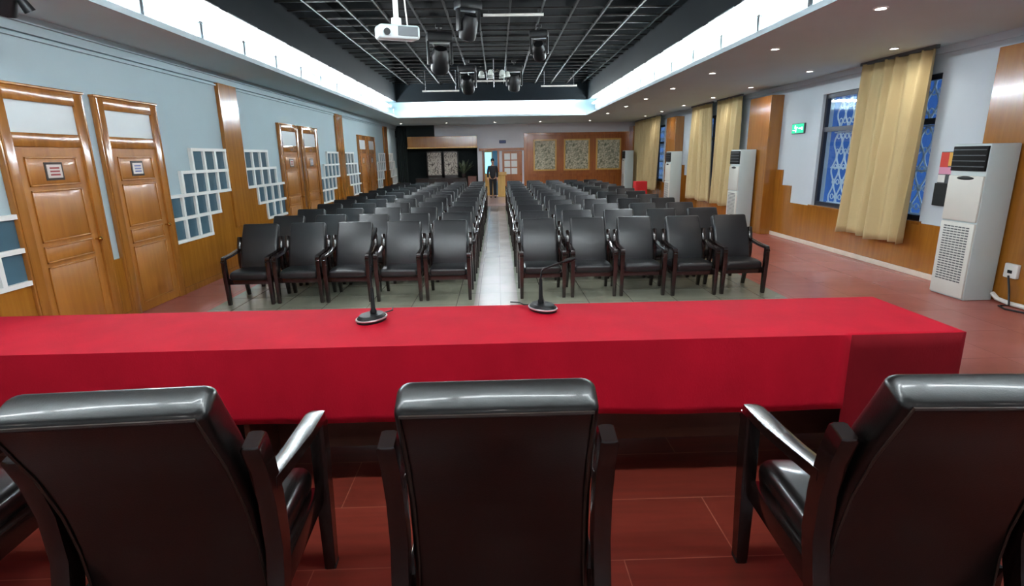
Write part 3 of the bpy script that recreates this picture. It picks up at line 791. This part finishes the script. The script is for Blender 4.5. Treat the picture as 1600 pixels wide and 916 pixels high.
lf = MB(); random.seed(5)
for k in range(34):
    a = random.uniform(0, 2*PI); el = random.uniform(.5, 1.4); L = random.uniform(.35, .75)
    d = Vector((math.cos(a)*math.cos(el), math.sin(a)*math.cos(el)*.7, math.sin(el))); sd_ = Vector((-math.sin(a), math.cos(a), 0))*.05
    p = Vector((0, 0, .18)); lf.loft([[p+d*L*.3-sd_*.4, p+d*L*.3+sd_*.4, p+d*L*.3+Vector((0, 0, .006))], [p+d*L*.65-sd_, p+d*L*.65+sd_, p+d*L*.65+Vector((0, 0, .01))], [p+d*L-sd_*.2, p+d*L+sd_*.2-Vector((0, 0, .02)), p+d*L+Vector((0, 0, .004))]])
    lf.tube([p, p+d*L*.35], .005, 5)
lf.done('leaves', 'leaf', pp, True)
# doorway
dw = empty('door_20', (-.66, YB, .09)); dw['kind'] = 'structure'
f = MB(); f.box(-.06, .0, -.06, .2, 0, 2.14); f.box(.66, .74, -.06, .2, 0, 2.14); f.box(-.2, 2.05, -.07, -.005, 2.1, 2.22)
f.done('door_frame', 'panelwood', dw)
lf = MB(); lf.box(.02, .42, .06, .1, 0, 1.05); lf.box(.02, .07, .06, .1, 1.05, 2.1); lf.box(.37, .42, .06, .1, 1.05, 2.1); lf.box(.07, .37, .06, .1, 2.03, 2.1)
lf.done('door_leaf', 'yellow_wood', dw); B(.07, .37, .075, .085, 1.05, 2.03).done('pane', 'bluepane', dw)
dl = empty('door_21', (.23, YB, .09)); dl['kind'] = 'structure'
lf = MB(); lf.box(0, .95, -.055, -.005, 0, 2.08, .006)
lf.done('door_leaf', 'panelwood', dl)
pn = MB()
for ix in range(2):
    for iz in range(3): pn.box(.10+ix*.33, .38+ix*.33, -.062, -.055, 1.0+iz*.34, 1.29+iz*.34)
pn.done('panes', 'white', dl); MB().ball((.88, -.09, 1.0), .03).done('door_knob', 'brass', dl, True)
bs_ = tag(empty('door_plate', (.26, YB, 2.6)), 'small navy sign plate on the white wall above the far doorway', 'sign')
B(-.16, .16, -.03, 0, -.07, .07, .004).done('plate', 'navy', bs_)
t_ = MB()
for q in range(4): t_.box(-.12+q*.065, -.08+q*.065, -.034, -.03, -.03, .03)
t_.done('lettering', 'sign_blue', bs_)
lc = tag(empty('wooden_lectern', (.17, 26.2, .09)), 'yellow wooden lectern standing by the far doorway next to the person', 'lectern')
B(-.22, .22, -.16, .16, 0, .06, .008).done('base', 'yellow_wood', lc); B(-.18, .18, -.13, .13, .06, 1.0, .01).done('body', 'yellow_wood', lc)
tp = B(-.24, .24, -.2, .2, -.02, .02, .008); tp.xform(Matrix.Translation((0, 0, 1.05)) @ Matrix.Rotation(.3, 4, 'X')); tp.done('top', 'yellow_wood', lc)
# carved wall panels
wpn = MB(); wpn.box(1.32, XR-.3, YB-.05, YB, .09, 2.95); wpn.box(1.32, XR-.3, YB-.08, YB, 2.86, 2.98, .006); wpn.box(1.32, XR-.3, YB-.08, YB, .95, 1.08, .006); wpn.box(1.27, 1.42, YB-.09, YB, .09, 2.98, .008)
struct('trim_%d' % ntrim, wpn, 'panelwood'); ntrim += 1
for i, (x0, x1) in enumerate(((1.72, 2.83), (3.18, 4.42), (4.72, 5.92))):
    p = tag(empty('carved_panel', ((x0+x1)/2, YB-.05, 1.22)), 'carved pale relief panel in yellow frame on the far wall, %s' % ('next to the doorway' if i == 0 else 'the middle one' if i == 1 else 'next to the air conditioner'), 'wall panel', 'carved panels on the far wall')
    h = (x1-x0)/2
    f = MB()
    for a in (-h, h-.07): f.box(a, a+.07, -.05, 0, 0, 1.46, .006)
    for z in (0, 1.39): f.box(-h+.07, h-.07, -.05, 0, z, z+.07, .006)
    f.done('frame', 'yellow_wood', p); B(-h+.07, h-.07, -.025, 0, .07, 1.39).done('relief', 'relief', p)
rb = tag(empty('covered_side_table', (5.13, 20.0, 0)), 'small table draped in red cloth by the far curtain', 'table')
rings = []
for r in range(9):
    q = r/8; rings.append([((.21+.03*q+.012*q*math.sin(k*1.9))*max(-1, min(1, 1.35*math.cos(2*PI*k/40))), (.21+.03*q+.012*q*math.sin(k*1.9))*max(-1, min(1, 1.35*math.sin(2*PI*k/40))), .98-.93*q) for k in range(40)])
MB().loft(rings).done('red_cloth', 'red', rb, True)
for a in (-.17, .17):
    for b2 in (-.17, .17): B(a-.015, a+.015, b2-.015, b2+.015, 0, .95).done('leg', 'darkwood', rb)

# ------------------------------------------------------------------ person at the far doorway
def skinned(name, verts, edges, m, parent, sub=1):
    me = bpy.data.meshes.new(name); me.from_pydata([v[:3] for v in verts], edges, []); me.materials.append(M[m])
    o = bpy.data.objects.new(name, me); COL.objects.link(o); o.parent = parent
    md = o.modifiers.new('skin', 'SKIN'); md.use_smooth_shade = True
    for v, r in zip(me.skin_vertices[0].data, verts): v.radius = (r[3], r[4] if len(r) > 4 else r[3])
    me.skin_vertices[0].data[0].use_root = True
    s = o.modifiers.new('sub', 'SUBSURF'); s.levels = sub; s.render_levels = sub
    return o
ps = tag(empty('person', (-.235, 25.6, .09)), 'person in dark jacket and trousers standing by the far doorway', 'person')
V = [(0, 0, .92, .13, .10), (0, 0, 1.12, .125, .09), (0, 0, 1.33, .15, .095), (0, 0, 1.44, .07, .065), (0, -.01, 1.52, .05), (0, -.02, 1.60, .075, .085), (0, -.015, 1.68, .07, .085),
     (-.17, 0, 1.37, .055), (-.21, .01, 1.10, .043), (-.21, -.05, .86, .034), (.17, 0, 1.37, .055), (.21, .01, 1.10, .043), (.2, -.05, .86, .034),
     (-.085, 0, .84, .085), (-.09, -.01, .48, .06), (-.10, .02, .1, .045), (-.10, -.10, .04, .04), (.085, 0, .84, .085), (.09, -.03, .48, .06), (.10, -.02, .1, .045), (.10, -.14, .04, .04)]
Ed = [(0, 1), (1, 2), (2, 3), (3, 4), (4, 5), (5, 6), (2, 7), (7, 8), (8, 9), (2, 10), (10, 11), (11, 12), (0, 13), (13, 14), (14, 15), (15, 16), (0, 17), (17, 18), (18, 19), (19, 20)]
# hands: palm, five fingers
for s, wr_ in ((-1, 9), (1, 12)):
    x, y, z = V[wr_][:3]; pi_ = len(V); V.append((x, y-.01, z-.05, .03, .018)); Ed.append((wr_, pi_))
    for k, (dy, L) in enumerate(((-.03, .07), (-.01, .08), (.01, .075), (.028, .06))):
        a = len(V); V.append((x, y-.01+dy, z-.10, .009)); V.append((x-s*.012, y-.015+dy, z-.10-L, .008)); Ed += [(pi_, a), (a, a+1)]
    a = len(V); V.append((x-s*.02, y-.045, z-.06, .010)); V.append((x-s*.02, y-.06, z-.10, .009)); Ed += [(pi_, a), (a, a+1)]
skinned('body', V, Ed, 'skin', ps, 2)
J = [(0, 0, .80, .165, .135), (0, 0, 1.06, .155, .125), (0, 0, 1.34, .165, .112), (0, 0, 1.435, .085, .08), (-.175, 0, 1.38, .068), (-.215, .01, 1.10, .055), (-.212, -.045, .90, .046), (.175, 0, 1.38, .068), (.215, .01, 1.10, .055), (.203, -.045, .90, .046)]
skinned('jacket', J, [(0, 1), (1, 2), (2, 3), (2, 4), (4, 5), (5, 6), (2, 7), (7, 8), (8, 9)], 'darkcloth', ps, 2)
T = [(0, 0, .95, .14, .115), (-.087, 0, .82, .098), (-.09, -.01, .48, .075), (-.10, .02, .07, .06), (.087, 0, .82, .098), (.09, -.03, .48, .075), (.10, -.02, .07, .06)]
skinned('trousers', T, [(0, 1), (1, 2), (2, 3), (0, 4), (4, 5), (5, 6)], 'darkcloth', ps, 2)
for s in (-1, 1): MB().ball((s*.10, -.07 if s < 0 else -.11, .035), .05, (.9, 2.3, .8)).done('shoe', 'rubber', ps, True)
MB().ball((0, .008, 1.675), .092, (.92, 1.05, 1.0)).done('hair', 'hair', ps, True)
fc = MB(); fc.ball((0, -.105, 1.615), .014, (.8, 1, 1.3), 8, 6); fc.ball((-.078, -.01, 1.62), .02, (.4, .8, 1.3), 8, 6); fc.ball((.078, -.01, 1.62), .02, (.4, .8, 1.3), 8, 6)
fc.done('nose_and_ears', 'skin', ps, True)
ey = MB()
for s in (-1, 1): ey.ball((s*.032, -.094, 1.645), .010, (1.2, .6, .7), 8, 6)
ey.box(-.025, .025, -.102, -.095, 1.572, 1.578); ey.done('eyes_and_mouth', 'hair', ps, True)
